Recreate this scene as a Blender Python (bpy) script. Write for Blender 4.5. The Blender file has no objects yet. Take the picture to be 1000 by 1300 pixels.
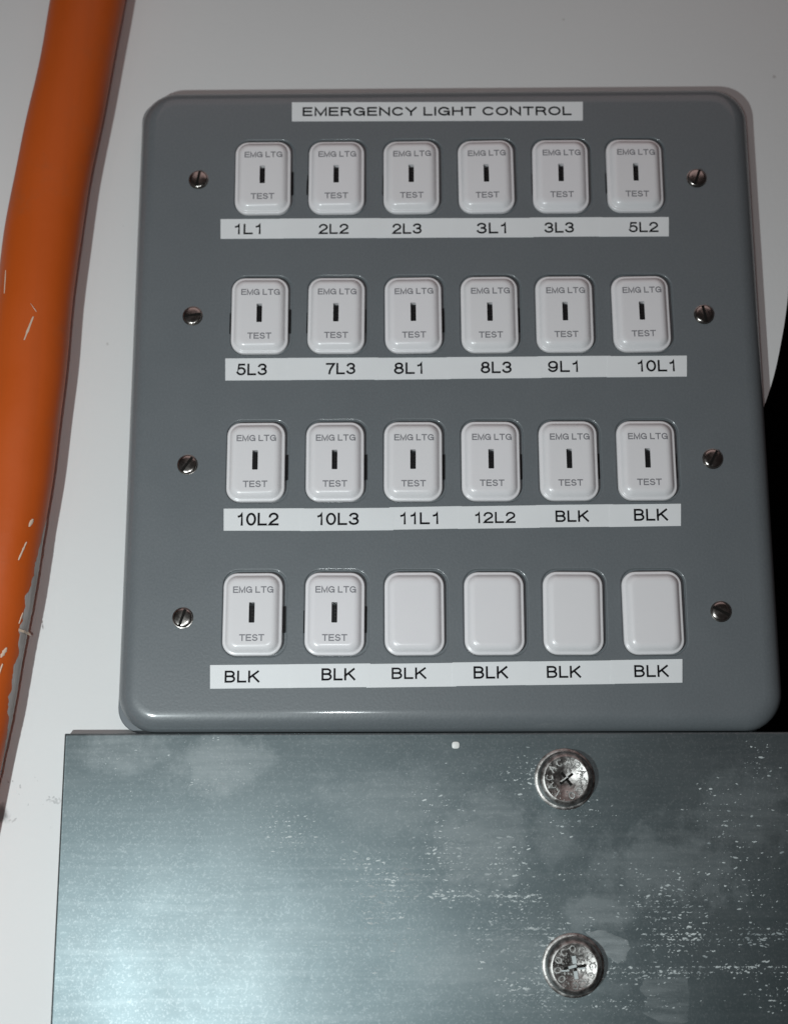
import bpy, bmesh, math, random
from mathutils import Vector, Matrix
random.seed(7)
MM = 0.001
SC = bpy.context.scene
COL = SC.collection

# ------------------------------------------------------------------ camera
CAM_POS = Vector((-14.045, -420.46, -133.18))          # millimetres, lid front lies in the plane y = 0
RIGHT = Vector((0.9999448, 0.01031551, -0.00199634))
FWD = Vector((-0.00964419, 0.97651951, 0.215213))
UP = Vector((0.0041695, -0.21518187, 0.97656509))
cam_data = bpy.data.cameras.new('camera')
cam = bpy.data.objects.new('camera', cam_data)
COL.objects.link(cam)
M = Matrix(((RIGHT.x, UP.x, -FWD.x, CAM_POS.x * MM),
            (RIGHT.y, UP.y, -FWD.y, CAM_POS.y * MM),
            (RIGHT.z, UP.z, -FWD.z, CAM_POS.z * MM), (0, 0, 0, 1)))
cam.matrix_world = M
cam_data.sensor_fit = 'HORIZONTAL'
cam_data.sensor_width = 36.0
cam_data.lens = 36.0 * 1.75
cam_data.clip_start = 0.01
cam_data.clip_end = 20.0
cam_data.dof.use_dof = True
cam_data.dof.focus_distance = 0.422
cam_data.dof.aperture_fstop = 11.0
SC.camera = cam

# ------------------------------------------------------------------ world and lights
world = bpy.data.worlds.new('World')
SC.world = world
world.use_nodes = True
bg = world.node_tree.nodes['Background']
bg.inputs['Color'].default_value = (1.0, 0.84, 0.82, 1)
bg.inputs['Strength'].default_value = 0.022


def aim(ob, target):
    d = Vector(target) * MM - ob.location
    ob.rotation_euler = d.to_track_quat('-Z', 'Y').to_euler()


def spot(name, pos, target, power, radius, angle, blend, color):
    l = bpy.data.lights.new(name, 'SPOT')
    l.energy = power
    l.shadow_soft_size = radius * MM
    l.spot_size = math.radians(angle)
    l.spot_blend = blend
    l.color = color
    o = bpy.data.objects.new(name, l)
    COL.objects.link(o)
    o.location = Vector(pos) * MM
    aim(o, target)
    return o


def area(name, pos, target, power, sx, sy, color):
    l = bpy.data.lights.new(name, 'AREA')
    l.shape = 'RECTANGLE'
    l.size = sx * MM
    l.size_y = sy * MM
    l.energy = power
    l.color = color
    o = bpy.data.objects.new(name, l)
    COL.objects.link(o)
    o.location = Vector(pos) * MM
    aim(o, target)
    return o


# the phone's flash beside the lens, the torch held low at the left, and the dim room lamp above
spot('phone_flash', (-56, -414, -134), (-70, 0, -110), 0.95, 3.0, 120, 1.0, (0.92, 0.985, 1.0))
spot('hand_torch', (-198, -392, -220), (-130, 0, -165), 5.1, 6.0, 135, 1.0, (0.90, 0.99, 1.0))
area('room_lamp', (100, -900, 1100), (0, 0, 0), 2.5, 1400, 900, (1.0, 0.75, 0.735))

SC.view_settings.view_transform = 'Standard'
SC.view_settings.look = 'None'
SC.view_settings.exposure = 0.0
SC.view_settings.gamma = 1.0
SC.view_settings.use_curve_mapping = False


# ------------------------------------------------------------------ materials
class NT:
    def __init__(self, name):
        self.m = bpy.data.materials.new(name)
        self.m.use_nodes = True
        self.t = self.m.node_tree
        self.bsdf = self.t.nodes['Principled BSDF']
        self._co = None

    def n(self, typ, **kw):
        nd = self.t.nodes.new(typ)
        for k, v in kw.items():
            setattr(nd, k, v)
        return nd

    def l(self, a, b):
        self.t.links.new(a, b)

    def co(self):
        if self._co is None:
            self._co = self.n('ShaderNodeTexCoord').outputs['Object']
        return self._co

    def mapped(self, scale=(1, 1, 1), loc=(0, 0, 0)):
        mp = self.n('ShaderNodeMapping')
        mp.inputs['Scale'].default_value = scale
        mp.inputs['Location'].default_value = loc
        self.l(self.co(), mp.inputs['Vector'])
        return mp.outputs['Vector']

    def noise(self, scale, detail=4, rough=0.55, vec=None, dist=0.0):
        nd = self.n('ShaderNodeTexNoise')
        nd.inputs['Scale'].default_value = scale
        nd.inputs['Detail'].default_value = detail
        nd.inputs['Roughness'].default_value = rough
        nd.inputs['Distortion'].default_value = dist
        self.l(vec if vec is not None else self.co(), nd.inputs['Vector'])
        return nd.outputs['Fac']

    def ramp(self, fac, a, b, va=0.0, vb=1.0):
        r = self.n('ShaderNodeMapRange')
        r.interpolation_type = 'SMOOTHSTEP'
        r.inputs['From Min'].default_value = a
        r.inputs['From Max'].default_value = b
        r.inputs['To Min'].default_value = va
        r.inputs['To Max'].default_value = vb
        self.l(fac, r.inputs['Value'])
        return r.outputs['Result']

    def math(self, op, a, b=None):
        m = self.n('ShaderNodeMath', operation=op)
        for i, v in enumerate((a, b)):
            if v is None:
                continue
            if isinstance(v, (int, float)):
                m.inputs[i].default_value = v
            else:
                self.l(v, m.inputs[i])
        return m.outputs[0]

    def mix(self, fac, a, b):
        m = self.n('ShaderNodeMix', data_type='RGBA')
        for sock, v in ((m.inputs['Factor'], fac), (m.inputs[6], a), (m.inputs[7], b)):
            if isinstance(v, (int, float)):
                sock.default_value = v
            elif isinstance(v, tuple):
                sock.default_value = (*v, 1)
            else:
                self.l(v, sock)
        return m.outputs[2]

    def blob(self, cx, cz, rx, rz, soft=0.35, warp=None, amt=0.0):
        """mask of a ragged elliptical patch in object millimetres (x, z)"""
        mp = self.mapped((1.0 / (rx * MM), 0.0, 1.0 / (rz * MM)), (-cx / rx, 0, -cz / rz))
        ln = self.n('ShaderNodeVectorMath', operation='LENGTH')
        self.l(mp, ln.inputs[0])
        d = ln.outputs['Value']
        if warp is not None:
            d = self.math('ADD', d, self.math('MULTIPLY', self.math('SUBTRACT', warp, 0.5), amt))
        return self.ramp(d, 1.0 - soft, 1.0 + soft, 1.0, 0.0)

    def bump(self, h, strength, dist):
        b = self.n('ShaderNodeBump')
        b.inputs['Strength'].default_value = strength
        b.inputs['Distance'].default_value = dist
        self.l(h, b.inputs['Height'])
        self.l(b.outputs['Normal'], self.bsdf.inputs['Normal'])

    def set(self, color=None, rough=None, metal=None, coat=None, spec=None):
        for nm, v in (('Base Color', color), ('Roughness', rough), ('Metallic', metal), ('Coat Weight', coat),
                      ('Specular IOR Level', spec)):
            if v is None:
                continue
            s = self.bsdf.inputs[nm]
            if isinstance(v, (int, float)):
                s.default_value = v
            elif isinstance(v, tuple):
                s.default_value = (*v, 1)
            else:
                self.l(v, s)
        return self.m


def simple(name, color, rough, metal=0.0, var=0.06, scale=300, spec=0.5, coat=0.0):
    k = NT(name)
    f = k.noise(scale, 3)
    c = k.mix(f, tuple(v * (1 - var) for v in color), tuple(min(1, v * (1 + var)) for v in color))
    return k.set(c, k.ramp(f, 0.3, 0.7, max(0.02, rough - 0.05), rough + 0.05), metal, coat, spec)


# painted sheet wall
k = NT('wall_paint')
big = k.noise(9, 4)
base = k.mix(big, (0.70, 0.70, 0.70), (0.76, 0.755, 0.75))
w1 = k.noise(260, 4)
smear = k.math('MULTIPLY', k.blob(-138.6, -132.6, 2.6, 2.6, 0.5, w1, 1.8), 0.85)
base = k.mix(smear, base, (0.13, 0.13, 0.13))
sp = k.math('MULTIPLY', k.ramp(k.noise(330, 2), 0.66, 0.72), k.blob(-131, -127, 11, 9, 0.5))
base = k.mix(k.math('MULTIPLY', sp, 0.6), base, (0.25, 0.25, 0.25))
sp2 = k.ramp(k.noise(210, 1, 0.4), 0.80, 0.84)
base = k.mix(k.math('MULTIPLY', sp2, 0.45), base, (0.3, 0.28, 0.26))
k.bump(k.noise(700, 3), 0.10, 0.0004)
MAT_WALL = k.set(base, 0.55, 0, 0, 0.35)

# powder coated lid
k = NT('grey_powder_coat')
f = k.noise(55, 5)
fine = k.noise(1500, 2)
c = k.mix(f, (0.138, 0.154, 0.165), (0.152, 0.168, 0.179))
c = k.mix(k.math('MULTIPLY', k.ramp(fine, 0.35, 0.7), 0.22), c, (0.21, 0.225, 0.24))
k.bump(k.noise(1100, 3), 0.16, 0.0003)
MAT_LID = k.set(c, k.ramp(f, 0.3, 0.7, 0.40, 0.46), 0, 0.6, 0.5)
k.bsdf.inputs['Coat Roughness'].default_value = 0.12

MAT_BOX = simple('grey_box_paint', (0.13, 0.145, 0.16), 0.45)
MAT_GASKET = simple('black_gasket', (0.015, 0.015, 0.016), 0.7)

k = NT('white_plastic')
f = k.noise(90, 3)
rnd = k.n('ShaderNodeObjectInfo').outputs['Random']
c = k.mix(f, (0.84, 0.815, 0.84), (0.88, 0.855, 0.87))
c = k.mix(k.math('MULTIPLY', rnd, 0.5), c, (0.80, 0.785, 0.79))
grime = k.math('MULTIPLY', k.ramp(k.noise(170, 5, 0.7), 0.60, 0.80), 0.16)
c = k.mix(grime, c, (0.50, 0.46, 0.44))
k.bump(k.noise(160, 2), 0.05, 0.0005)
MAT_WHITE = k.set(c, 0.24, 0, 0, 0.5)

MAT_LEGEND = simple('grey_print', (0.235, 0.23, 0.25), 0.5)
MAT_BLACK = simple('slot_black', (0.006, 0.006, 0.007), 0.6, spec=0.25)
MAT_PIN = simple('dark_lock_pin', (0.03, 0.028, 0.028), 0.35, 0.6)
MAT_TAPE = simple('white_label_tape', (0.86, 0.87, 0.88), 0.42, var=0.03, scale=60)
MAT_INK = simple('black_ink', (0.007, 0.007, 0.009), 0.6, spec=0.1)
MAT_NICKEL = simple('dark_nickel', (0.36, 0.335, 0.315), 0.24, 1.0, var=0.35, scale=500)
MAT_SLOT = simple('slot_shade', (0.012, 0.011, 0.010), 0.7, 0.0, spec=0.1)  # near-black colour standing in for the shade inside screw grooves

# orange cable sheath
k = NT('orange_sheath')
f = k.noise(28, 5)
st = k.noise(1, 4, 0.6, k.mapped((260, 260, 14)))
c = k.mix(f, (0.50, 0.082, 0.008), (0.58, 0.100, 0.011))
c = k.mix(k.math('MULTIPLY', k.ramp(st, 0.45, 0.75), 0.28), c, (0.44, 0.080, 0.012))
d = k.ramp(k.noise(60, 6, 0.75), 0.52, 0.78)
c = k.mix(k.math('MULTIPLY', d, 0.42), c, (0.36, 0.10, 0.035))
k.bump(k.noise(120, 4), 0.18, 0.0008)
MAT_ORANGE = k.set(c, k.ramp(f, 0.3, 0.7, 0.42, 0.56), 0, 0, 0.35)
k = NT('scuffed_grey')
f = k.noise(1, 4, 0.6, k.mapped((700, 700, 60)))
c = k.mix(f, (0.24, 0.21, 0.20), (0.60, 0.55, 0.52))
k.bump(f, 0.5, 0.0006)
MAT_SCUFF = k.set(c, 0.7)
MAT_NICK_GLINT = simple('pale_nick_glint', (0.68, 0.52, 0.40), 0.5)  # for worn nicks and for the highlight glints painted on the cable

# galvanised steel
k = NT('galvanised_steel')
brush = k.noise(1, 5, 0.65, k.mapped((16, 16, 420)))
brush2 = k.noise(1, 3, 0.6, k.mapped((5, 5, 60)))
fine = k.noise(1500, 2, 0.7)
cloud = k.noise(24, 6, 0.62)
c = k.mix(k.ramp(cloud, 0.3, 0.72), (0.158, 0.196, 0.207), (0.196, 0.235, 0.245))
c = k.mix(k.math('MULTIPLY', k.ramp(brush, 0.42, 0.72), 0.20), c, (0.32, 0.355, 0.365))
c = k.mix(k.math('MULTIPLY', k.ramp(brush2, 0.5, 0.75), 0.22), c, (0.165, 0.20, 0.21))
c = k.mix(k.math('MULTIPLY', k.ramp(fine, 0.5, 0.72), 0.28), c, (0.42, 0.45, 0.46))
w = k.noise(95, 6, 0.68)
w2 = k.noise(38, 5, 0.65)
haze = k.math('MULTIPLY', k.blob(30, -140, 9, 7, 0.5, w, 3.4), 0.16)
for (cx, cz, rx, rz, so, am, st_) in ((8, -141, 13, 15, 0.5, 3.6, 0.22),
                                      (42, -161, 9, 5, 0.4, 3.0, 0.22), (-72, -119, 14, 7, 0.6, 3.6, 0.26),
                                      (-100, -113, 14, 6, 0.6, 3.4, 0.24), (62, -148, 22, 10, 0.5, 3.8, 0.18),
                                      (-18, -128, 20, 9, 0.6, 3.4, 0.14), (88, -132, 14, 12, 0.5, 3.4, 0.14),
                                      (20, -176, 26, 9, 0.6, 3.2, 0.14)):
    haze = k.math('MAXIMUM', haze, k.math('MULTIPLY', k.blob(cx, cz, rx, rz, so, w, am), st_))
hz = k.math('MULTIPLY', haze, k.ramp(k.noise(1, 4, 0.6, k.mapped((45, 45, 300))), 0.25, 0.65, 0.45, 1.0))
c = k.mix(hz, c, (0.62, 0.66, 0.67))
metal = k.math('SUBTRACT', 1.0, k.math('MULTIPLY', hz, 0.75))
ro = k.ramp(w2, 0.3, 0.7, 0.475, 0.515)
ro = k.math('ADD', ro, k.math('MULTIPLY', hz, 0.25))
hh = k.math('ADD', k.math('MULTIPLY', fine, 1.0), k.math('MULTIPLY', brush, 0.5))
k.bump(hh, 0.05, 0.0002)
MAT_GALV = k.set(c, ro, metal, 0, 0.5)
MAT_GALVBODY = simple('dull_zinc', (0.30, 0.34, 0.36), 0.5, 0.9, var=0.15)
k = NT('white_residue')
MAT_RESIDUE = k.set(k.mix(k.ramp(k.noise(75, 4, 0.65), 0.36, 0.62), (0.27, 0.31, 0.32), (0.62, 0.67, 0.67)), 0.65)
k = NT('dried_glue')
f = k.noise(1, 5, 0.65, k.mapped((90, 90, 420)))
k.bsdf.inputs['Alpha'].default_value = 0.4
k.l(k.ramp(f, 0.30, 0.70, 0.16, 0.50), k.bsdf.inputs['Alpha'])
k.bump(f, 0.3, 0.0004)
MAT_GLUE = k.set((0.52, 0.57, 0.58), 0.5)
k = NT('thin_film')
f = k.noise(1, 5, 0.65, k.mapped((70, 70, 500)))
k.l(k.ramp(f, 0.34, 0.72, 0.03, 0.26), k.bsdf.inputs['Alpha'])
MAT_FILM = k.set((0.50, 0.55, 0.56), 0.5)
MAT_PAINTDOT = simple('white_paint', (0.88, 0.88, 0.86), 0.4)
k = NT('worn_zinc_screw')
f = k.noise(420, 4, 0.65)
c = k.mix(k.ramp(f, 0.35, 0.7), (0.26, 0.245, 0.235), (0.62, 0.60, 0.58))
k.bump(k.noise(900, 3), 0.35, 0.0003)
MAT_SCREW = k.set(c, k.ramp(f, 0.3, 0.7, 0.38, 0.55), 1.0)
k = NT('pale_zinc')
f = k.noise(700, 4, 0.65)
c = k.mix(k.ramp(f, 0.35, 0.65), (0.30, 0.30, 0.29), (0.66, 0.66, 0.64))
k.bump(f, 0.4, 0.0003)
MAT_PALEZINC = k.set(c, k.ramp(f, 0.3, 0.7, 0.4, 0.55), 0.75)
MAT_VOID = simple('dark_void', (0.004, 0.004, 0.004), 0.95, spec=0.0)


# ------------------------------------------------------------------ object helpers
def link(name, bm, mat, parent=None, smooth=True, angle=32):
    bmesh.ops.recalc_face_normals(bm, faces=bm.faces[:])
    me = bpy.data.meshes.new(name)
    bm.to_mesh(me)
    bm.free()
    me.materials.append(mat)
    if smooth:
        me.polygons.foreach_set('use_smooth', [True] * len(me.polygons))
        me.set_sharp_from_angle(angle=math.radians(angle))
    o = bpy.data.objects.new(name, me)
    COL.objects.link(o)
    o.parent = parent
    return o


def thing(name, label, cat, loc=(0, 0, 0)):
    o = bpy.data.objects.new(name, None)
    o.empty_display_size = 0.02
    COL.objects.link(o)
    o.location = Vector(loc) * MM
    o['label'] = label
    o['category'] = cat
    return o


def rrect(cx, cz, w, h, r, seg=8):
    r = max(r, 0.02)
    pts = []
    for (sx, sz, a0) in ((1, 1, 0), (-1, 1, 90), (-1, -1, 180), (1, -1, 270)):
        ox, oz = cx + sx * (w / 2 - r), cz + sz * (h / 2 - r)
        for i in range(seg + 1):
            a = math.radians(a0 + 90 * i / seg)
            pts.append((ox + r * math.cos(a), oz + r * math.sin(a)))
    return pts


def loop(bm, pts, y):
    return [bm.verts.new((p[0] * MM, y * MM, p[1] * MM)) for p in pts]


def bridge(bm, a, b):
    n = len(a)
    for i in range(n):
        bm.faces.new((a[i], a[(i + 1) % n], b[(i + 1) % n], b[i]))


def fill_with_holes(bm, outer, holes):
    es = []
    for lp in [outer] + holes:
        for i in range(len(lp)):
            a, b = lp[i], lp[(i + 1) % len(lp)]
            e = bm.edges.get((a, b)) or bm.edges.new((a, b))
            es.append(e)
    bmesh.ops.triangle_fill(bm, use_beauty=True, use_dissolve=False, edges=es)


def lofted(bm, cx, cz, w, h, prof, seg=8, cap_last=True, cap_first=False):
    """prof: (inset, y, radius) loops of a rounded rectangle"""
    loops = [loop(bm, rrect(cx, cz, w - 2 * i, h - 2 * i, r, seg), y) for i, y, r in prof]
    for a, b in zip(loops, loops[1:]):
        bridge(bm, a, b)
    if cap_last:
        bm.faces.new(loops[-1])
    if cap_first:
        bm.faces.new(loops[0])
    return loops


def lathe(bm, prof, cx=0, cz=0, seg=40, cap=True):
    """prof: (radius, y) about the y axis"""
    loops = []
    for r, y in prof:
        loops.append([bm.verts.new(((cx + r * math.cos(2 * math.pi * i / seg)) * MM, y * MM,
                                    (cz + r * math.sin(2 * math.pi * i / seg)) * MM)) for i in range(seg)])
    for a, b in zip(loops, loops[1:]):
        bridge(bm, a, b)
    if cap:
        bm.faces.new(loops[-1])
    return loops


def box(bm, x0, x1, y0, y1, z0, z1, rot=0.0, c=(0, 0)):
    vs = []
    for x in (x0, x1):
        for y in (y0, y1):
            for z in (z0, z1):
                dx, dz = x - c[0], z - c[1]
                X = c[0] + dx * math.cos(rot) - dz * math.sin(rot)
                Z = c[1] + dx * math.sin(rot) + dz * math.cos(rot)
                vs.append(bm.verts.new((X * MM, y * MM, Z * MM)))
    for f in ((0, 1, 3, 2), (4, 6, 7, 5), (0, 4, 5, 1), (2, 3, 7, 6), (0, 2, 6, 4), (1, 5, 7, 3)):
        bm.faces.new([vs[i] for i in f])


# ------------------------------------------------------------------ lettering
def arc(cx, cy, rx, ry, a0, a1, n=10):
    return [(cx + rx * math.cos(math.radians(a0 + (a1 - a0) * i / n)), cy + ry * math.sin(math.radians(a0 + (a1 - a0) * i / n))) for i in range(n + 1)]


# centre lines of plain upright capitals and figures, cap height 1: (advance width, strokes)
GLYPHS = {
    'E': (0.60, [[(0.58, 1), (0, 1), (0, 0), (0.60, 0)], [(0, 0.52), (0.54, 0.52)]]),
    'M': (0.76, [[(0, 0), (0, 1), (0.38, 0.02), (0.76, 1), (0.76, 0)]]),
    'R': (0.65, [[(0, 0), (0, 1), (0.36, 1)] + arc(0.36, 0.745, 0.26, 0.255, 90, -90)[1:] + [(0, 0.49)], [(0.36, 0.49), (0.50, 0.44), (0.57, 0.30), (0.60, 0.10), (0.65, 0)]]),
    'G': (0.74, [arc(0.37, 0.5, 0.37, 0.5, 38, 360, 26)[:-2] + [(0.72, 0.47), (0.40, 0.47)], [(0.72, 0.47), (0.72, 0.0)]]),
    'N': (0.66, [[(0, 0), (0, 1), (0.66, 0), (0.66, 1)]]),
    'C': (0.70, [arc(0.37, 0.5, 0.37, 0.5, 40, 320, 24)]),
    'Y': (0.70, [[(0, 1), (0.35, 0.42), (0.70, 1)], [(0.35, 0.42), (0.35, 0)]]),
    'L': (0.52, [[(0, 1), (0, 0), (0.52, 0)]]),
    'I': (0.0, [[(0, 0), (0, 1)]]),
    'H': (0.66, [[(0, 0), (0, 1)], [(0.66, 0), (0.66, 1)], [(0, 0.52), (0.66, 0.52)]]),
    'T': (0.66, [[(0, 1), (0.66, 1)], [(0.33, 1), (0.33, 0)]]),
    'O': (0.76, [arc(0.38, 0.5, 0.38, 0.5, 90, 450, 30)]),
    'B': (0.62, [[(0.34, 0.53), (0, 0.53), (0, 1), (0.34, 1)] + arc(0.34, 0.765, 0.23, 0.235, 90, -90)[1:], [(0, 0.53), (0, 0), (0.35, 0)] + arc(0.35, 0.265, 0.26, 0.265, -90, 90)[1:]]),
    'K': (0.66, [[(0, 0), (0, 1)], [(0.62, 1), (0, 0.36)], [(0.23, 0.60), (0.66, 0)]]),
    'S': (0.60, [arc(0.30, 0.755, 0.27, 0.245, 25, 270, 14) + arc(0.30, 0.255, 0.30, 0.255, 90, -160, 14)[1:]]),
    '0': (0.56, [arc(0.28, 0.5, 0.28, 0.5, 90, 450, 28)]),
    '1': (0.40, [[(0.06, 0.76), (0.20, 0.82), (0.28, 1), (0.28, 0)]]),
    '2': (0.56, [arc(0.28, 0.71, 0.27, 0.29, 175, -35, 14) + [(0.10, 0.18), (0.0, 0.0), (0.57, 0)]]),
    '3': (0.56, [arc(0.27, 0.755, 0.25, 0.245, 165, -90, 14), arc(0.27, 0.265, 0.28, 0.265, 85, -165, 16)]),
    '5': (0.56, [[(0.50, 1), (0.12, 1), (0.05, 0.50)] + arc(0.27, 0.325, 0.29, 0.325, 130, -160, 18)]),
    '7': (0.56, [[(0, 1), (0.56, 1), (0.34, 0.56), (0.24, 0.28), (0.20, 0)]]),
    '8': (0.56, [arc(0.28, 0.765, 0.23, 0.235, -90, 270, 22), arc(0.28, 0.265, 0.28, 0.265, 90, 450, 24)]),
    '9': (0.56, [arc(0.28, 0.68, 0.27, 0.32, -10, 350, 26), arc(0.26, 0.42, 0.29, 0.42, 25, -150, 16)]),
}


def lettering(name, text, x0, x1, z0, z1, y, mat, parent, weight=0.135, slope=0.0, gap=0.30, space=0.50):
    """printed text filling the box x0..x1, z0..z1 (millimetres) with strokes of even weight"""
    lines = []
    x = 0.0
    for ch in text:
        if ch == ' ':
            x += space - gap
            continue
        w, st = GLYPHS[ch]
        for s in st:
            lines.append([(p[0] + x, p[1]) for p in s])
        x += w + gap
    xs = [p[0] for l in lines for p in l]
    H = z1 - z0
    hw = weight * H / 2
    ax, bx = min(xs), max(xs)
    sx = (x1 - x0 - 2 * hw) / (bx - ax)
    sz = H - 2 * hw
    bm = bmesh.new()
    for li, l in enumerate(lines):
        pts = []
        for p in l:
            q = Vector((x0 + hw + (p[0] - ax) * sx, z0 + hw + p[1] * sz))
            q.y += slope * (q.x - x0)
            if not pts or (q - pts[-1]).length > 1e-4:
                pts.append(q)
        closed = (pts[0] - pts[-1]).length < 1e-3
        if closed:
            pts.pop()
        n = len(pts)
        yy = y - 0.0035 * (li % 3)
        rails = []
        for i in range(n):
            pa = pts[i - 1] if (i or closed) else None
            pb = pts[(i + 1) % n] if (i < n - 1 or closed) else None
            d0 = (pts[i] - pa).normalized() if pa is not None else None
            d1 = (pb - pts[i]).normalized() if pb is not None else None
            e = Vector((0, 0))
            if d0 is None:
                d0 = d1
                e = -d1 * hw * (0.95 if True else 0)
            if d1 is None:
                d1 = d0
                e = d0 * hw * 0.95
            n0, n1 = Vector((-d0.y, d0.x)), Vector((-d1.y, d1.x))
            m = (n0 + n1)
            m = m.normalized() if m.length > 1e-6 else n0
            k = min(1.0 / max(m.dot(n0), 0.3), 2.2)
            c = pts[i] + e
            rails.append((bm.verts.new(((c.x + m.x * hw * k) * MM, yy * MM, (c.y + m.y * hw * k) * MM)),
                          bm.verts.new(((c.x - m.x * hw * k) * MM, yy * MM, (c.y - m.y * hw * k) * MM))))
        for i in range(n if closed else n - 1):
            a, b = rails[i], rails[(i + 1) % n]
            f = bm.faces.new((a[0], a[1], b[1], b[0]))
            f.normal_update()
            if f.normal.y > 0:
                f.normal_flip()
    me = bpy.data.meshes.new(name)
    bm.to_mesh(me)
    bm.free()
    me.materials.append(mat)
    o = bpy.data.objects.new(name, me)
    COL.objects.link(o)
    o.parent = parent
    return o


# ------------------------------------------------------------------ the setting: wall and the dark recess beside it
WALL_Y = 8.4
bm = bmesh.new()
edge = [(150, 400), (126, 140), (117.5, 75), (112.73, 43.1), (110.91, 30.64), (108.67, 19.69), (105.3, 6.7), (101.0, -5), (95, -19),
        (85, -40), (72, -66), (60, -90), (50, -120), (44, -160), (44, -520)]
sm = []
for i in range(len(edge) - 1):                           # soften the polyline
    p0 = Vector(edge[max(i - 1, 0)]); p1 = Vector(edge[i]); p2 = Vector(edge[i + 1]); p3 = Vector(edge[min(i + 2, len(edge) - 1)])
    for s in range(6):
        t = s / 6
        sm.append(0.5 * ((2 * p1) + (p2 - p0) * t + (2 * p0 - 5 * p1 + 4 * p2 - p3) * t * t + (3 * p1 - p0 - 3 * p2 + p3) * t ** 3)
                  if 1 <= i < len(edge) - 2 else p1.lerp(p2, t))
sm.append(Vector(edge[-1]))
outline = [(p.x, p.y) for p in sm] + [(-620, -520), (-620, 400)]
fr = loop(bm, outline, WALL_Y)
bk = loop(bm, outline, WALL_Y + 1.6)
bridge(bm, fr, bk)
bm.faces.new(fr)
bm.faces.new(bk)
wall = link('wall', bm, MAT_WALL, smooth=False)
wall['kind'] = 'structure'

bm = bmesh.new()
x0, x1, y0, y1, z0, z1 = -620, 420, WALL_Y + 2.0, WALL_Y + 260, -520, 400
vs = [bm.verts.new((x * MM, y * MM, z * MM)) for x in (x0, x1) for y in (y0, y1) for z in (z0, z1)]
for f in ((2, 3, 7, 6), (0, 1, 3, 2), (4, 6, 7, 5), (1, 5, 7, 3), (0, 2, 6, 4)):
    bm.faces.new([vs[i] for i in f])
rec = link('dark_recess', bm, MAT_VOID, smooth=False)
rec['kind'] = 'structure'

# ------------------------------------------------------------------ control panel
PANEL = thing('control_panel', 'grey metal emergency light control panel with four rows of white key switches', 'control panel', (-1.4, 0, -108.4))
POFF = Vector((1.4, 0, 108.4)) * MM
parts = []

SWX = [[-61.16, -36.90, -12.25, 12.35, 36.81, 61.18], [-61.29, -36.62, -11.84, 12.65, 36.74, 61.31],
       [-61.61, -36.70, -12.15, 12.20, 36.59, 61.07], [-61.64, -36.43, -12.00, 12.47, 36.63, 61.01]]
SWZ = [72.5, 24.4, -24.35, -72.6]
SW_W, SW_H = 18.3, 25.6

# lid: sheet with rounded edge and twenty-four openings
bm = bmesh.new()
LW, LH, LCX, LCZ = 203.2, 214.2, -1.35, -1.3
prof = [(0.0, 6.4, 12.0), (0.0, 5.6, 12.0)]
for i in range(1, 9):
    a = math.radians(90 * i / 8)
    prof.append((6.0 * (1 - math.cos(a)), 5.6 - 5.6 * math.sin(a), 12.0 - 5.2 * (1 - math.cos(a))))
prof.append((6.6, 0.0, 6.4))
loops = lofted(bm, LCX, LCZ, LW, LH, prof, 10, cap_last=False)
back = loop(bm, rrect(LCX, LCZ, LW - 1.6, LH - 1.6, 11.2, 10), 6.4)
bridge(bm, back, loops[0])
holes = []
for r in range(4):
    for c in range(6):
        cx, cz = SWX[r][c] + 0.48, SWZ[r] + 0.38
        ow, oh = 19.8, 26.9
        h0 = loop(bm, rrect(cx, cz, ow + 1.0, oh + 1.0, 5.2, 6), 0.0)
        ha = loop(bm, rrect(cx, cz, ow + 0.6, oh + 0.6, 5.0, 6), 0.0)
        h1 = loop(bm, rrect(cx, cz, ow + 0.18, oh + 0.18, 4.85, 6), 0.10)
        h2 = loop(bm, rrect(cx, cz, ow, oh, 4.8, 6), 0.30)
        h3 = loop(bm, rrect(cx, cz, ow, oh, 4.8, 6), 0.85)
        for a, b in ((h0, ha), (ha, h1), (h1, h2), (h2, h3)):
            bridge(bm, a, b)
        holes.append(h0)
fill_with_holes(bm, loops[-1], holes)
parts.append(link('lid', bm, MAT_LID, angle=40))

bm = bmesh.new()
lofted(bm, LCX, LCZ, LW - 14, LH - 14, [(0, 3.0, 8), (0, 0.8, 8)], 8, cap_first=True)
parts.append(link('grid_frame', bm, MAT_LID))

bm = bmesh.new()
lofted(bm, LCX, LCZ, LW - 1.0, LH - 1.0, [(0, 7.0, 11.5), (0, 6.41, 11.5)], 8, cap_last=False)
parts.append(link('gasket', bm, MAT_GASKET))
bm = bmesh.new()
lofted(bm, LCX - 1.7, LCZ - 0.4, LW - 2.4, LH - 0.6, [(0, WALL_Y - 0.05, 8.0), (0, 7.3, 8.0), (0.3, 7.0, 7.7), (4, 7.0, 5)], 8, cap_last=False, cap_first=True)
parts.append(link('back_box', bm, MAT_BOX))

# --- switches
BTN = [(0, 0.79, 4.3), (0, -0.60, 4.3), (0.08, -0.85, 4.2), (0.25, -1.0, 4.05), (0.5, -1.05, 3.8), (0.75, -1.08, 3.6), (0.95, -1.2, 3.4),
       (1.2, -1.6, 3.2), (1.5, -2.05, 3.0), (1.85, -2.42, 2.8), (2.3, -2.7, 2.5), (2.8, -2.86, 2.2), (3.3, -2.90, 1.9), (3.6, -2.90, 1.7)]
KEY_W, KEY_H = 1.75, 6.3


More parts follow.
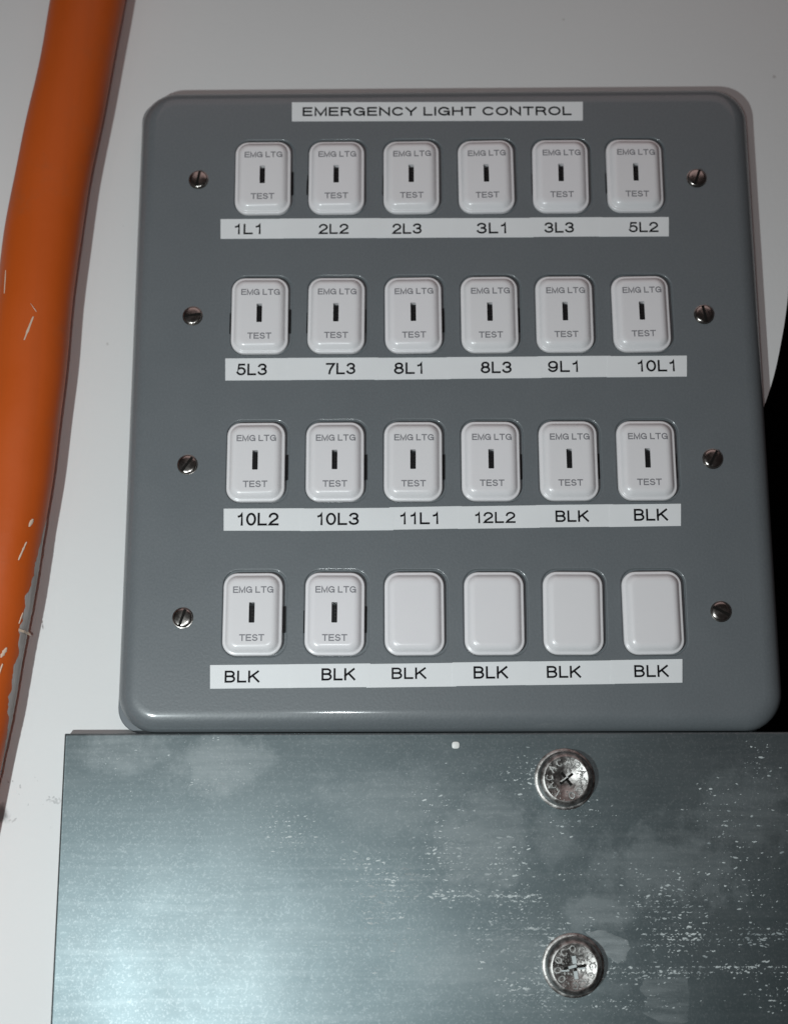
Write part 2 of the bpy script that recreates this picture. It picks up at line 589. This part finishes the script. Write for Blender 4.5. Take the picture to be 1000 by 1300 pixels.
def button_bm(keyed):
    bm = bmesh.new()
    lp = lofted(bm, 0, 0, SW_W, SW_H, BTN, 8, cap_last=not keyed)
    if keyed:
        hl = [bm.verts.new((x * MM, -2.90 * MM, z * MM)) for x, z in rrect(0, 0.15, KEY_W, KEY_H, 0.15, 1)]
        hb = [bm.verts.new((x * MM, -0.6 * MM, z * MM)) for x, z in rrect(0, 0.15, KEY_W, KEY_H, 0.15, 1)]
        bridge(bm, hl, hb)
        fill_with_holes(bm, lp[-1], [hl])
    return bm


def add_side_slot(sw, side, dz, ln, wd=0.75):
    bm = bmesh.new()
    x = side * (SW_W / 2 + 0.05)
    xa, xb = (x, x + side * wd) if side > 0 else (x + side * wd, x)
    yf = 0.45 if side > 0 else 0.02
    lofted(bm, (xa + xb) / 2, dz, xb - xa, ln, [(0, 0.79, 0.15), (0, yf, 0.15), (0.08, yf - 0.06, 0.1)], 3)
    return link('clip_slot', bm, MAT_BLACK, sw)


def make_key_switch():
    sw = link('key_switch', button_bm(True), MAT_WHITE, angle=38)
    bm = bmesh.new()
    box(bm, -KEY_W / 2 + 0.03, KEY_W / 2 - 0.03, -2.35, -0.7, -KEY_H / 2 + 0.18, KEY_H / 2 - 0.75)  # black insert: the dark inside the slot is put into its colour
    ks = link('key_slot', bm, MAT_BLACK, sw, smooth=False)
    bm = bmesh.new()
    for zz in (1.1, 0.1, -1.0):
        box(bm, -0.1, KEY_W / 2 - 0.25, -2.48, -2.36, zz - 0.18, zz + 0.18)
    link('lock_pin', bm, MAT_PIN, sw, smooth=False)
    lettering('legend', 'EMG LTG', -5.9, 6.5, 6.2, 8.25, -2.925, MAT_LEGEND, sw, 0.18, gap=0.25, space=0.62)
    lettering('legend', 'TEST', -3.7, 4.0, -8.65, -6.55, -2.925, MAT_LEGEND, sw, 0.18, gap=0.26)
    return sw


def place(sw, r, c):
    sw.location = Vector((SWX[r][c], 0, SWZ[r])) * MM
    sw.rotation_euler = (math.radians(random.uniform(-1.0, 1.0)), math.radians(random.uniform(-0.6, 0.6)), math.radians(random.uniform(-1.1, 1.1)))
    sw['group'] = 'white switch modules on the grey panel'
    parts.append(sw)


def copy_part(src):
    o = src.copy()
    COL.objects.link(o)
    for ch in src.children:
        cc = ch.copy()
        COL.objects.link(cc)
        cc.parent = o
    return o


RIGHT_SLOT = {(0, 0): 0.75, (1, 0): .8, (1, 1): .35, (1, 2): .7, (1, 3): .6, (2, 0): .8, (2, 1): .8, (2, 2): .75, (2, 3): .75, (2, 4): .75,
              (2, 5): .5, (3, 0): .8, (3, 1): .6}
LEFT_SLOT = {(0, 1): .7, (0, 2): .8, (0, 4): .75, (0, 5): .35, (1, 0): .55, (1, 1): .45, (3, 1): .4}
proto = make_key_switch()
blank_proto = None
todo = []
first = True
for r in range(4):
    for c in range(6):
        if r == 3 and c >= 2:
            if blank_proto is None:
                blank_proto = link('blank_module', button_bm(False), MAT_WHITE, angle=38)
                sw = blank_proto
            else:
                sw = copy_part(blank_proto)
            sw['label'] = 'plain white blank cover without key slot'
        else:
            sw = proto if first else copy_part(proto)
            first = False
        todo.append((sw, r, c))
for sw, r, c in todo:
    place(sw, r, c)
    if (r, c) in RIGHT_SLOT:
        add_side_slot(sw, 1, -1.6, 8.2, RIGHT_SLOT[(r, c)])
    if (r, c) in LEFT_SLOT:
        add_side_slot(sw, -1, -2.4, 7.0, LEFT_SLOT[(r, c)])

# --- label tape
TEXTS = [
 [('1L1', -70.09, -61.64, 52.76, 56.44), ('2L2', -42.59, -32.82, 52.66, 56.25), ('2L3', -18.53, -8.98, 52.56, 56.23), ('3L1', 9.01, 18.6, 52.49, 56.3), ('3L3', 31.12, 40.74, 52.62, 56.32), ('5L2', 58.6, 68.25, 52.61, 56.21)],
 [('5L3', -68.48, -58.72, 4.42, 8.35), ('7L3', -39.88, -30.45, 4.58, 8.41), ('8L1', -18.11, -9.03, 4.57, 8.48), ('8L3', 9.55, 19.43, 4.68, 8.59), ('9L1', 31.04, 40.57, 4.94, 8.74), ('10L1', 59.64, 71.38, 4.94, 8.83)],
 [('10L2', -67.0, -54.15, -44.74, -40.61), ('10L3', -42.11, -29.15, -44.69, -40.72), ('11L1', -16.24, -4.42, -44.54, -40.7), ('12L2', 7.08, 19.66, -44.27, -40.68), ('BLK', 32.09, 42.5, -43.99, -40.27), ('BLK', 56.5, 67.05, -43.72, -39.87)],
 [('BLK', -69.86, -59.23, -93.58, -89.9), ('BLK', -40.36, -30.06, -93.02, -89.27), ('BLK', -19.02, -8.45, -92.65, -89.12), ('BLK', 5.89, 16.37, -92.61, -88.81), ('BLK', 28.14, 38.54, -92.44, -88.76), ('BLK', 54.68, 65.12, -92.28, -88.6)]]
STRIPS = [
  [(-74.87, 58.19, -74.7, 51.27), (-54.18, 58.17, -54.07, 51.25), (-22.39, 58.12, -22.39, 51.21), (1.87, 58.01, 1.79, 51.24), (27.65, 57.93, 27.49, 51.16), (50.31, 57.91, 50.08, 51.18), (71.82, 57.91, 71.52, 51.15)],
  [(-72.15, 10.15, -71.97, 2.75), (-50.92, 10.16, -50.81, 2.77), (-23.14, 10.14, -23.14, 2.75), (0.06, 10.15, -0.02, 2.89), (29.03, 10.17, 28.85, 3.0), (51.18, 10.21, 50.93, 3.15), (75.44, 10.26, 75.11, 3.28)],
  [(-71.44, -39.28, -71.27, -46.32), (-46.28, -39.26, -46.19, -46.43), (-18.4, -39.14, -18.4, -46.3), (2.97, -38.84, 2.88, -46.0), (27.32, -38.57, 27.15, -45.73), (50.18, -38.41, 49.92, -45.57), (71.29, -38.25, 70.96, -45.31)],
  [(-74.4, -88.29, -74.21, -95.48), (-49.06, -88.13, -48.96, -95.31), (-25.5, -87.96, -25.49, -95.14), (0.68, -87.68, 0.6, -94.86), (23.0, -87.39, 22.83, -94.57), (48.9, -87.11, 48.64, -94.29), (69.46, -86.82, 69.12, -93.99)]]


def tape(name, a, b, ca, cb, y, extra=0.0, jitter=0.0):
    """quad sticker: a, b top left/right, ca, cb bottom left/right"""
    bm = bmesh.new()
    j = jitter
    pts = [(a[0] - extra, a[1] + j), (b[0], b[1] + j), (cb[0], cb[1] + j), (ca[0] - extra, ca[1] + j)]
    fr = loop(bm, pts, y)
    bk = loop(bm, pts, -0.005)
    bridge(bm, fr, bk)
    bm.faces.new(fr)
    o = link(name, bm, MAT_TAPE, smooth=False)
    parts.append(o)
    return o


JIT = [[0, .05, 0.0, -.03, .12, .02], [0, .04, -.05, .03, .14, 0], [0.05, -.05, .1, -.02, .06, -.04], [0.1, 0.12, -.05, .05, -.02, .03]]
for r in range(4):
    for c in range(6):
        s0, s1 = STRIPS[r][c], STRIPS[r][c + 1]
        y = -0.10 - 0.045 * (c % 2) - 0.01 * c
        st = tape('label_strip', s0[:2], s1[:2], s0[2:], s1[2:], y, 1.2 if c else 0.0, JIT[r][c])
        t, x0, x1, z0, z1 = TEXTS[r][c]
        lettering('lettering', t, x0, x1, z0, z1, y - 0.02, MAT_INK, st, 0.165, slope=0.004, gap=0.26)
st = tape('title_label', (-52.04, 100.05), (45.05, 99.5), (-51.95, 93.1), (44.84, 92.65), -0.11)
lettering('lettering', 'EMERGENCY LIGHT CONTROL', -48.42, 41.2, 94.95, 98.2, -0.13, MAT_INK, st, 0.19, slope=-0.004, gap=0.27, space=0.62)


# --- lid screws
def panel_screw_bm():
    bm = bmesh.new()
    R = 3.05
    prof = [(R + 0.25, 0.02), (R + 0.2, -0.12), (R, -0.16), (R - 0.02, -0.5), (R - 0.18, -0.72), (R - 0.5, -0.86), (R - 1.2, -0.96), (0.6, -1.04)]
    lathe(bm, prof, seg=32)
    return bm


SCREWS = [(-82.52, 72.23, 80), (-83.07, 24.63, 8), (-83.23, -24.98, 55), (-83.21, -73.61, 72), (81.6, 71.63, 70), (81.67, 24.2, 100), (81.97, -23.83, 62), (82.0, -72.24, -28)]
base = link('lid_screw', panel_screw_bm(), MAT_NICKEL, angle=50)
bm = bmesh.new()
box(bm, -2.7, 2.7, -1.08, -0.6, -0.42, 0.42)  # raised bar in place of a groove, its shade put into the colour
slot = link('drive_slot', bm, MAT_SLOT, base, smooth=False)
for i, (x, z, a) in enumerate(SCREWS):
    o = base if i == 0 else copy_part(base)
    o.location = Vector((x, 0, z)) * MM
    o.rotation_euler = (0, math.radians(-a), 0)
    o['group'] = 'slotted screws down both sides of the panel'
    parts.append(o)
for p in parts:
    p.parent = PANEL
    p.location = p.location + POFF

# ------------------------------------------------------------------ orange cable
CR = 12.25
PATH = [(-112, 205), (-118.0, 168), (-122.02, 137.9), (-125.4, 108.5), (-129.6, 79.8), (-132.8, 51.9), (-134.5, 24.7), (-135.6, -1.8), (-137.6, -27.6), (-140.3, -52.8),
        (-143.1, -77.4), (-146.1, -101.3), (-149.2, -122.4), (-153.5, -150), (-157, -190), (-161, -240)]
PY = -1.2


def cr(p0, p1, p2, p3, t):
    return 0.5 * ((2 * p1) + (p2 - p0) * t + (2 * p0 - 5 * p1 + 4 * p2 - p3) * t * t + (3 * p1 - p0 - 3 * p2 + p3) * t ** 3)


cp = [Vector((x, PY + 0.2 * math.sin(i * 1.3), z)) for i, (x, z) in enumerate(PATH)]
cen = []
for i in range(1, len(cp) - 2):
    for s in range(12):
        cen.append(cr(cp[i - 1], cp[i], cp[i + 1], cp[i + 2], s / 12))
cen.append(cp[-2])


def frame_at(i):
    t = (cen[min(i + 1, len(cen) - 1)] - cen[max(i - 1, 0)]).normalized()      # runs downwards
    n = Vector((0, -1, 0))                                                      # towards the viewer
    n = (n - t * n.dot(t)).normalized()
    b = t.cross(n)                                                              # sideways
    if b.x < 0:
        b = -b
    return t, n, b


def cable_pt(fi, phi, dr=0.0):
    """fi: float index along the path, phi: 0 = towards viewer, 90 = right"""
    i = int(min(max(fi, 0), len(cen) - 2))
    f = fi - i
    c = cen[i].lerp(cen[i + 1], f)
    t, n, b = frame_at(i)
    a = math.radians(phi)
    rad = CR + 0.12 * math.sin(fi * 0.35 + 2 * a) + 0.10 * math.sin(fi * 0.13 + 1.7) + dr
    return c + (n * math.cos(a) * 0.78 + b * math.sin(a)) * rad


bm = bmesh.new()
rings = []
for i in range(len(cen)):
    rings.append([bm.verts.new(cable_pt(i, 360 * j / 48) * MM) for j in range(48)])
for a, b in zip(rings, rings[1:]):
    bridge(bm, a, b)
bm.faces.new(rings[0])
bm.faces.new(rings[-1])
CABLE = link('orange_cable', bm, MAT_ORANGE, angle=60)
CABLE['label'] = 'thick orange sheathed cable with grey scuffed edge running down beside the grey panel'
CABLE['category'] = 'cable'


def fi_of_z(z):
    for i in range(len(cen) - 1):
        if cen[i].z >= z >= cen[i + 1].z:
            return i + (cen[i].z - z) / (cen[i].z - cen[i + 1].z)
    return 0


# worn grey strip on the side towards the panel
bm = bmesh.new()
f0, f1 = fi_of_z(-41), fi_of_z(-120)
N = 110
grid = []
for i in range(N + 1):
    u = i / N
    fi = f0 + (f1 - f0) * u
    wdt = math.sin(math.pi * min(1, u * 1.1)) ** 0.6 if u < 0.84 else max(0.2, (1 - u) * 3)
    ph0 = 0.7 * math.sin(u * 19 + 1) + 0.5 * math.sin(u * 47) + 0.3 * math.sin(u * 103 + 2)
    lo = 104 - 40 * wdt * (0.92 + 0.13 * ph0 + 0.05 * random.uniform(-1, 1))
    row = []
    for j in range(7):
        ph = lo + (116 - lo) * j / 6
        row.append(bm.verts.new(cable_pt(fi, ph, 0.0 if j in (0, 6) else 0.10 + 0.14 * random.random()) * MM))
    grid.append(row)
for a, b in zip(grid, grid[1:]):
    for j in range(6):
        bm.faces.new((a[j], a[j + 1], b[j + 1], b[j]))
link('scuff', bm, MAT_SCUFF, CABLE, angle=60)['label'] = 'long grey abraded strip along the sheath'


def nick_glint(z, phi, ln, wd, tilt=0.0, h=0.22):
    bm = bmesh.new()
    fi = fi_of_z(z)
    step = ln / (cen[int(fi)] - cen[int(fi) + 1]).length
    n = 8
    rows = []
    for i in range(n + 1):
        u = i / n
        half = wd * (math.sin(math.pi * (0.08 + 0.84 * u)) ** 0.5) * random.uniform(0.6, 1.15)
        ph = phi + tilt * (u - 0.5)
        rows.append([bm.verts.new(cable_pt(fi + step * (u - .5), ph + s * half, hh) * MM) for s, hh in ((-1, 0.02), (-0.3, h), (0.4, h), (1, 0.02))])
    for a, b in zip(rows, rows[1:]):
        for j in range(3):
            bm.faces.new((a[j], a[j + 1], b[j + 1], b[j]))
    return link('nick_glint', bm, MAT_NICK_GLINT, CABLE, angle=60)


for args in ((-44, 52, 2.6, 4.0, -4), (-53, 46, 6.0, 1.8, -8), (-84, 44, 3.2, 3.6, -6), (-90.5, 43, 6.4, 2.0, -5), (-97, 46, 2.3, 2.8, 0), (-102, 48, 3.6, 2.2, 3),
             (-73, 63, 3.5, 1.3, -4), (17.0, 9, 8.0, 2.0, -10), (24, 13, 2.6, 0.8, 10), (33, -40, 8, 1.1, 4)):  # lower ones are nicks; the upper front ones are painted highlight glints
    nick_glint(*args)
# a torn sliver sticking out of the scuff
bm = bmesh.new()
fi = fi_of_z(-76.5)
for (pa, da, pb, db) in ((62, 0.1, 72, 0.6), (72, 0.6, 86, 0.5), (86, 0.5, 94, 1.1)):
    a0 = cable_pt(fi - 0.2 + (pa - 62) * 0.006, pa, da); a1 = cable_pt(fi + 0.25 + (pa - 62) * 0.006, pa, da + 0.1)
    b0 = cable_pt(fi - 0.15 + (pb - 62) * 0.01, pb, db); b1 = cable_pt(fi + 0.2 + (pb - 62) * 0.01, pb, db + 0.1)
    t, n, b = frame_at(int(fi))
    vs = [bm.verts.new(p * MM) for p in (a0, a1, b1, b0)] + [bm.verts.new((p - n * 0.2) * MM) for p in (a0, a1, b1, b0)]
    for f in ((0, 1, 2, 3), (7, 6, 5, 4), (0, 4, 5, 1), (1, 5, 6, 2), (2, 6, 7, 3), (3, 7, 4, 0)):
        bm.faces.new([vs[i] for i in f])
link('torn_sliver', bm, MAT_NICK_GLINT, CABLE, smooth=False)

# ------------------------------------------------------------------ galvanised trunking
TX0, TX1, TZ1, TZ0, TY = -118.6, 330.0, -108.6, -262.0, 2.4
TR = thing('metal_trunking', 'scratched galvanised steel trunking with two large screws below the grey panel', 'cable trunking', (0, 0, 0))
bm = bmesh.new()
cx, cz, w, h = (TX0 + TX1) / 2, (TZ0 + TZ1) / 2, TX1 - TX0, TZ1 - TZ0
lofted(bm, cx, cz, w, h, [(0.9, 7.6, 0.3), (0, 7.6, 0.3), (0, TY + 0.7, 0.3), (0.10, TY + 0.35, 0.3), (0.35, TY + 0.1, 0.3), (0.7, TY, 0.3)], 2)
cover = link('cover_plate', bm, MAT_GALV, TR, angle=50)
bm = bmesh.new()
lofted(bm, cx, cz, w - 2.4, h - 2.4, [(0, WALL_Y - 0.05, 0.4), (0, 3.2, 0.4)], 2, cap_first=True)
link('trunking_body', bm, MAT_GALVBODY, TR)

# flecks of white residue, in the drifts seen on the sheet
bm = bmesh.new()
DRIFTS = [  # x, z, rx, rz, count, size
    (18, -121, 12, 7, 60, .32), (-6, -128, 16, 7, 60, .36), (-1, -146, 15, 10, 170, .46), (14, -147, 12, 8, 90, .42), (5, -156.5, 20, 1.2, 70, .5), (20, -157.5, 10, 2.5, 60, .36),
    (-18, -152, 12, 5, 60, .5), (14, -167, 10, 7, 120, .5), (23, -178, 10, 7, 90, .42), (66, -169, 13, 5, 150, .45), (60, -161, 14, 6, 90, .4), (86, -152, 10, 14, 75, .40),
    (80, -133, 12, 10, 55, .40), (92, -118, 5, 7, 30, .36), (90, -168, 12, 3, 70, .5), (88, -177, 14, 2.0, 60, .5), (62, -178, 20, 2.0, 90, .4), (25, -186, 16, 4, 120, .36),
    (50, -187, 14, 3, 60, .34), (-18, -153, 10, 6, 40, .55), (-22, -160, 9, 8, 70, .42), (-30, -147, 6, 4, 40, .4), (-72, -122, 9, 5, 55, .36), (-52, -136, 9, 5, 45, .36), (-46, -141, 8, 4, 35, .4), (-75, -112, 6, 4, 14, .4),
    (-106, -117, 8, 4, 16, .34), (-20, -170, 16, 8, 50, .36), (38, -129, 8, 5, 20, .35), (64, -155, 14, 6, 80, .4), (45, -150, 14, 6, 50, .32), (95, -185, 9, 4, 50, .4), (-90, -128, 20, 10, 22, .25), (30, -165, 10, 5, 60, .45), (24, -122, 7, 6, 40, .4), (36, -134, 8, 4, 40, .36), (24, -172, 7, 8, 70, .55), (24, -183, 8, 4, 60, .5), (52, -178, 14, 3, 60, .34)]
for (x, z, rx, rz, n, s) in DRIFTS:
    for _ in range(int(n * 1.9)):
        px = x + random.gauss(0, 0.55) * rx
        pz = z + random.gauss(0, 0.55) * rz
        if random.random() < 0.6:
            pz = round(pz / 1.55) * 1.55 + random.gauss(0, 0.14)      # they follow the rolling lines
        if not (TX0 + 1 < px < 200 and TZ0 < pz < TZ1 - 1):
            continue
        sz = s * random.lognormvariate(-0.62, 0.55)
        sz = min(sz * 1.0, 0.85)
        el = random.uniform(0.8, 2.2)
        a0 = random.uniform(-0.35, 0.55)
        kk = random.choice((5, 6, 7))
        top = []
        for i in range(kk):
            a = 2 * math.pi * i / kk
            rr = sz * random.uniform(0.55, 1.1) * 0.72
            dx, dz = rr * el * math.cos(a), rr * 0.62 * math.sin(a)
            top.append((px + dx * math.cos(a0) - dz * math.sin(a0), pz + dx * math.sin(a0) + dz * math.cos(a0)))
        lo_ = [bm.verts.new((q[0] * MM, (TY + 0.002) * MM, q[1] * MM)) for q in top]
        ce = bm.verts.new((px * MM, (TY - 0.05 - 0.05 * sz) * MM, pz * MM))
        for i in range(kk):
            bm.faces.new((lo_[i], lo_[(i + 1) % kk], ce))
res = link('residue_flecks', bm, MAT_RESIDUE, TR, angle=80)
res['kind'] = 'stuff'

bm = bmesh.new()
lofted(bm, 0.3, -112.4, 2.3, 2.1, [(0, TY + 0.01, 0.7), (0.05, TY - 0.2, 0.7), (0.3, TY - 0.3, 0.5)], 3)
link('paint_dot', bm, MAT_PAINTDOT, TR)


# dried smears of glue beside the lower screw
def smear(outline, y, mat=MAT_GLUE):
    c = Vector((sum(p[0] for p in outline) / len(outline), sum(p[1] for p in outline) / len(outline)))
    rim = []
    for i in range(len(outline)):
        a, b = Vector(outline[i]), Vector(outline[(i + 1) % len(outline)])
        for q in range(5):
            p = a.lerp(b, q / 5)
            p += Vector((random.gauss(0, .16), random.gauss(0, .12)))
            rim.append(p)
    bm = bmesh.new()
    o_ = loop(bm, rim, TY - 0.01)
    i_ = loop(bm, [p.lerp(c, 0.10) for p in rim], y)
    j_ = loop(bm, [p.lerp(c, 0.30) for p in rim], y + 0.06)
    bridge(bm, o_, i_)
    bridge(bm, i_, j_)
    bm.faces.new(j_)
    return link('glue_smear', bm, mat, TR, angle=70)


smear([(38, -166.9), (42, -166.2), (46, -167.4), (50.2, -169.0), (50.6, -171.5), (49.2, -174.6), (46.4, -175.6), (43.6, -173.4), (41, -169.8)], TY - 0.16)
smear([(37, -160.5), (43, -160), (48.5, -163), (49, -166.8), (45.5, -167.0), (41, -165.9), (38.5, -164)], TY - 0.08, MAT_FILM)
smear([(55, -179.5), (61, -177.4), (67, -176.8), (67.4, -184), (66.6, -192), (60, -192.6), (54, -189.5), (55, -185), (53, -183)], TY - 0.08, MAT_FILM)


# big screws
def big_screw(x, z, crossed):
    y0 = TY
    bm = bmesh.new()
    lathe(bm, [(9.1, 0.0), (9.1, -0.5), (8.7, -0.8), (8.25, -0.85), (8.2, -1.3), (8.15, -3.0), (7.9, -4.0), (7.35, -4.75), (6.75, -5.15), (6.5, -5.2), (6.3, -5.05),
               (3.6, -5.0), (3.4, -4.8), (0.4, -4.5)], seg=64)
    o = link('screw', bm, MAT_SCREW, TR, angle=45)
    o.location = Vector((x, y0, z)) * MM
    # raised marks round the rim
    bm = bmesh.new()
    a = math.radians(random.uniform(0, 360))
    n = 11
    gap = math.radians(245 if crossed else 262)
    for kx in range(n):
        ang = gap + 2 * math.pi * (kx + 0.8) / (n + 0.6)
        R = 5.05
        mx, mz = R * math.cos(ang), R * math.sin(ang)
        kind = random.choice('CCOIA') if not crossed else random.choice('CCICO')

        def stroke(p, q, wd=0.27):
            d = (Vector(q) - Vector(p))
            ln = d.length
            rt = math.atan2(d.y, d.x)
            m = (Vector(p) + Vector(q)) / 2
            X = mx + m.x * math.sin(ang) + m.y * math.cos(ang)
            Z = mz - m.x * math.cos(ang) + m.y * math.sin(ang)
            rr = rt + ang - math.pi / 2
            box(bm, X - ln / 2 - wd * .3, X + ln / 2 + wd * .3, -5.32 - random.uniform(0, .05), -4.9, Z - wd / 2, Z + wd / 2, rr, (X, Z))
        if kind in 'CO':
            r_ = 0.95
            rng = range(9) if kind == 'O' else range(1, 8)
            for q in list(rng)[:-1]:
                a0 = 2 * math.pi * q / 8; a1 = 2 * math.pi * (q + 1) / 8
                stroke((r_ * .8 * math.cos(a0), r_ * math.sin(a0)), (r_ * .8 * math.cos(a1), r_ * math.sin(a1)))
        elif kind == 'I':
            stroke((0, -1), (0, 1))
        else:
            stroke((-0.8, -1), (0, 1)); stroke((0.8, -1), (0, 1)); stroke((-.4, -.2), (.4, -.2))
    link('embossed_marks', bm, MAT_PALEZINC, o, smooth=False)
    # crust of worn plating on the head
    bm = bmesh.new()
    for _ in range(230 if crossed else 110):
        an, rd = random.uniform(0, 2 * math.pi), (6.2 * math.sqrt(random.uniform(0.06, 1)) if crossed else random.uniform(3.7, 6.2))
        px, pz, sz = rd * math.cos(an), rd * math.sin(an), random.uniform(0.12, 0.42)
        kk = random.choice((4, 5, 6))
        base_y = -5.0
        ring = [bm.verts.new(((px + sz * random.uniform(.6, 1.2) * math.cos(2 * math.pi * q / kk)) * MM, base_y * MM,
                              (pz + sz * random.uniform(.6, 1.2) * math.sin(2 * math.pi * q / kk)) * MM)) for q in range(kk)]
        tip = bm.verts.new((px * MM, (base_y - random.uniform(0.10, 0.28)) * MM, pz * MM))
        for q in range(kk):
            bm.faces.new((ring[q], ring[(q + 1) % kk], tip))
    link('worn_crust', bm, MAT_PALEZINC, o, smooth=False)['kind'] = 'stuff'
    # cross drive: raised bars, the recess's shade put into their colour
    bm = bmesh.new()
    rt = math.radians(8 if crossed else 38)
    L = 3.3 if crossed else 2.4
    for q in range(2):
        ca = rt + q * math.pi / 2
        box(bm, -L, L, -5.07 if crossed else -4.9, -4.3, -0.38, 0.38, ca, (0, 0))
    link('cross_recess', bm, MAT_SLOT, o, smooth=False)
    bm = bmesh.new()
    if crossed:
        for (p, q, wd, ln, an) in ((-0.15, 2.0, 1.2, 2.2, 8), (0.25, -2.2, 1.1, 2.2, 8), (-0.7, 0.1, 0.8, 2.4, 15), (2.0, -.4, .5, 2.0, 4), (-3.0, -1.0, .4, 2.6, 2)):
            box(bm, p - wd / 2 if ln < 2.3 and wd > 1 else p - ln / 2, p + wd / 2 if ln < 2.3 and wd > 1 else p + ln / 2, -5.22, -4.8,
                q - ln / 2 if ln < 2.3 and wd > 1 else q - wd / 2, q + ln / 2 if ln < 2.3 and wd > 1 else q + wd / 2, math.radians(an), (p, q))
    else:
        box(bm, 0.5, 1.3, -5.2, -4.7, 1.7, 2.6, math.radians(-30), (0.9, 2.1))
        box(bm, -1.9, 0.6, -5.05, -4.6, -0.25, 0.15, math.radians(35), (-0.6, 0))
    link('bright_chip', bm, MAT_RESIDUE if crossed else MAT_PALEZINC, o, smooth=False)
    return o


s = big_screw(32.9, -122.6, False)
s['label'] = 'upper screw with a dark worn centre'
s = big_screw(33.8, -176.1, True)
s['label'] = 'lower screw with a pale cross recess'
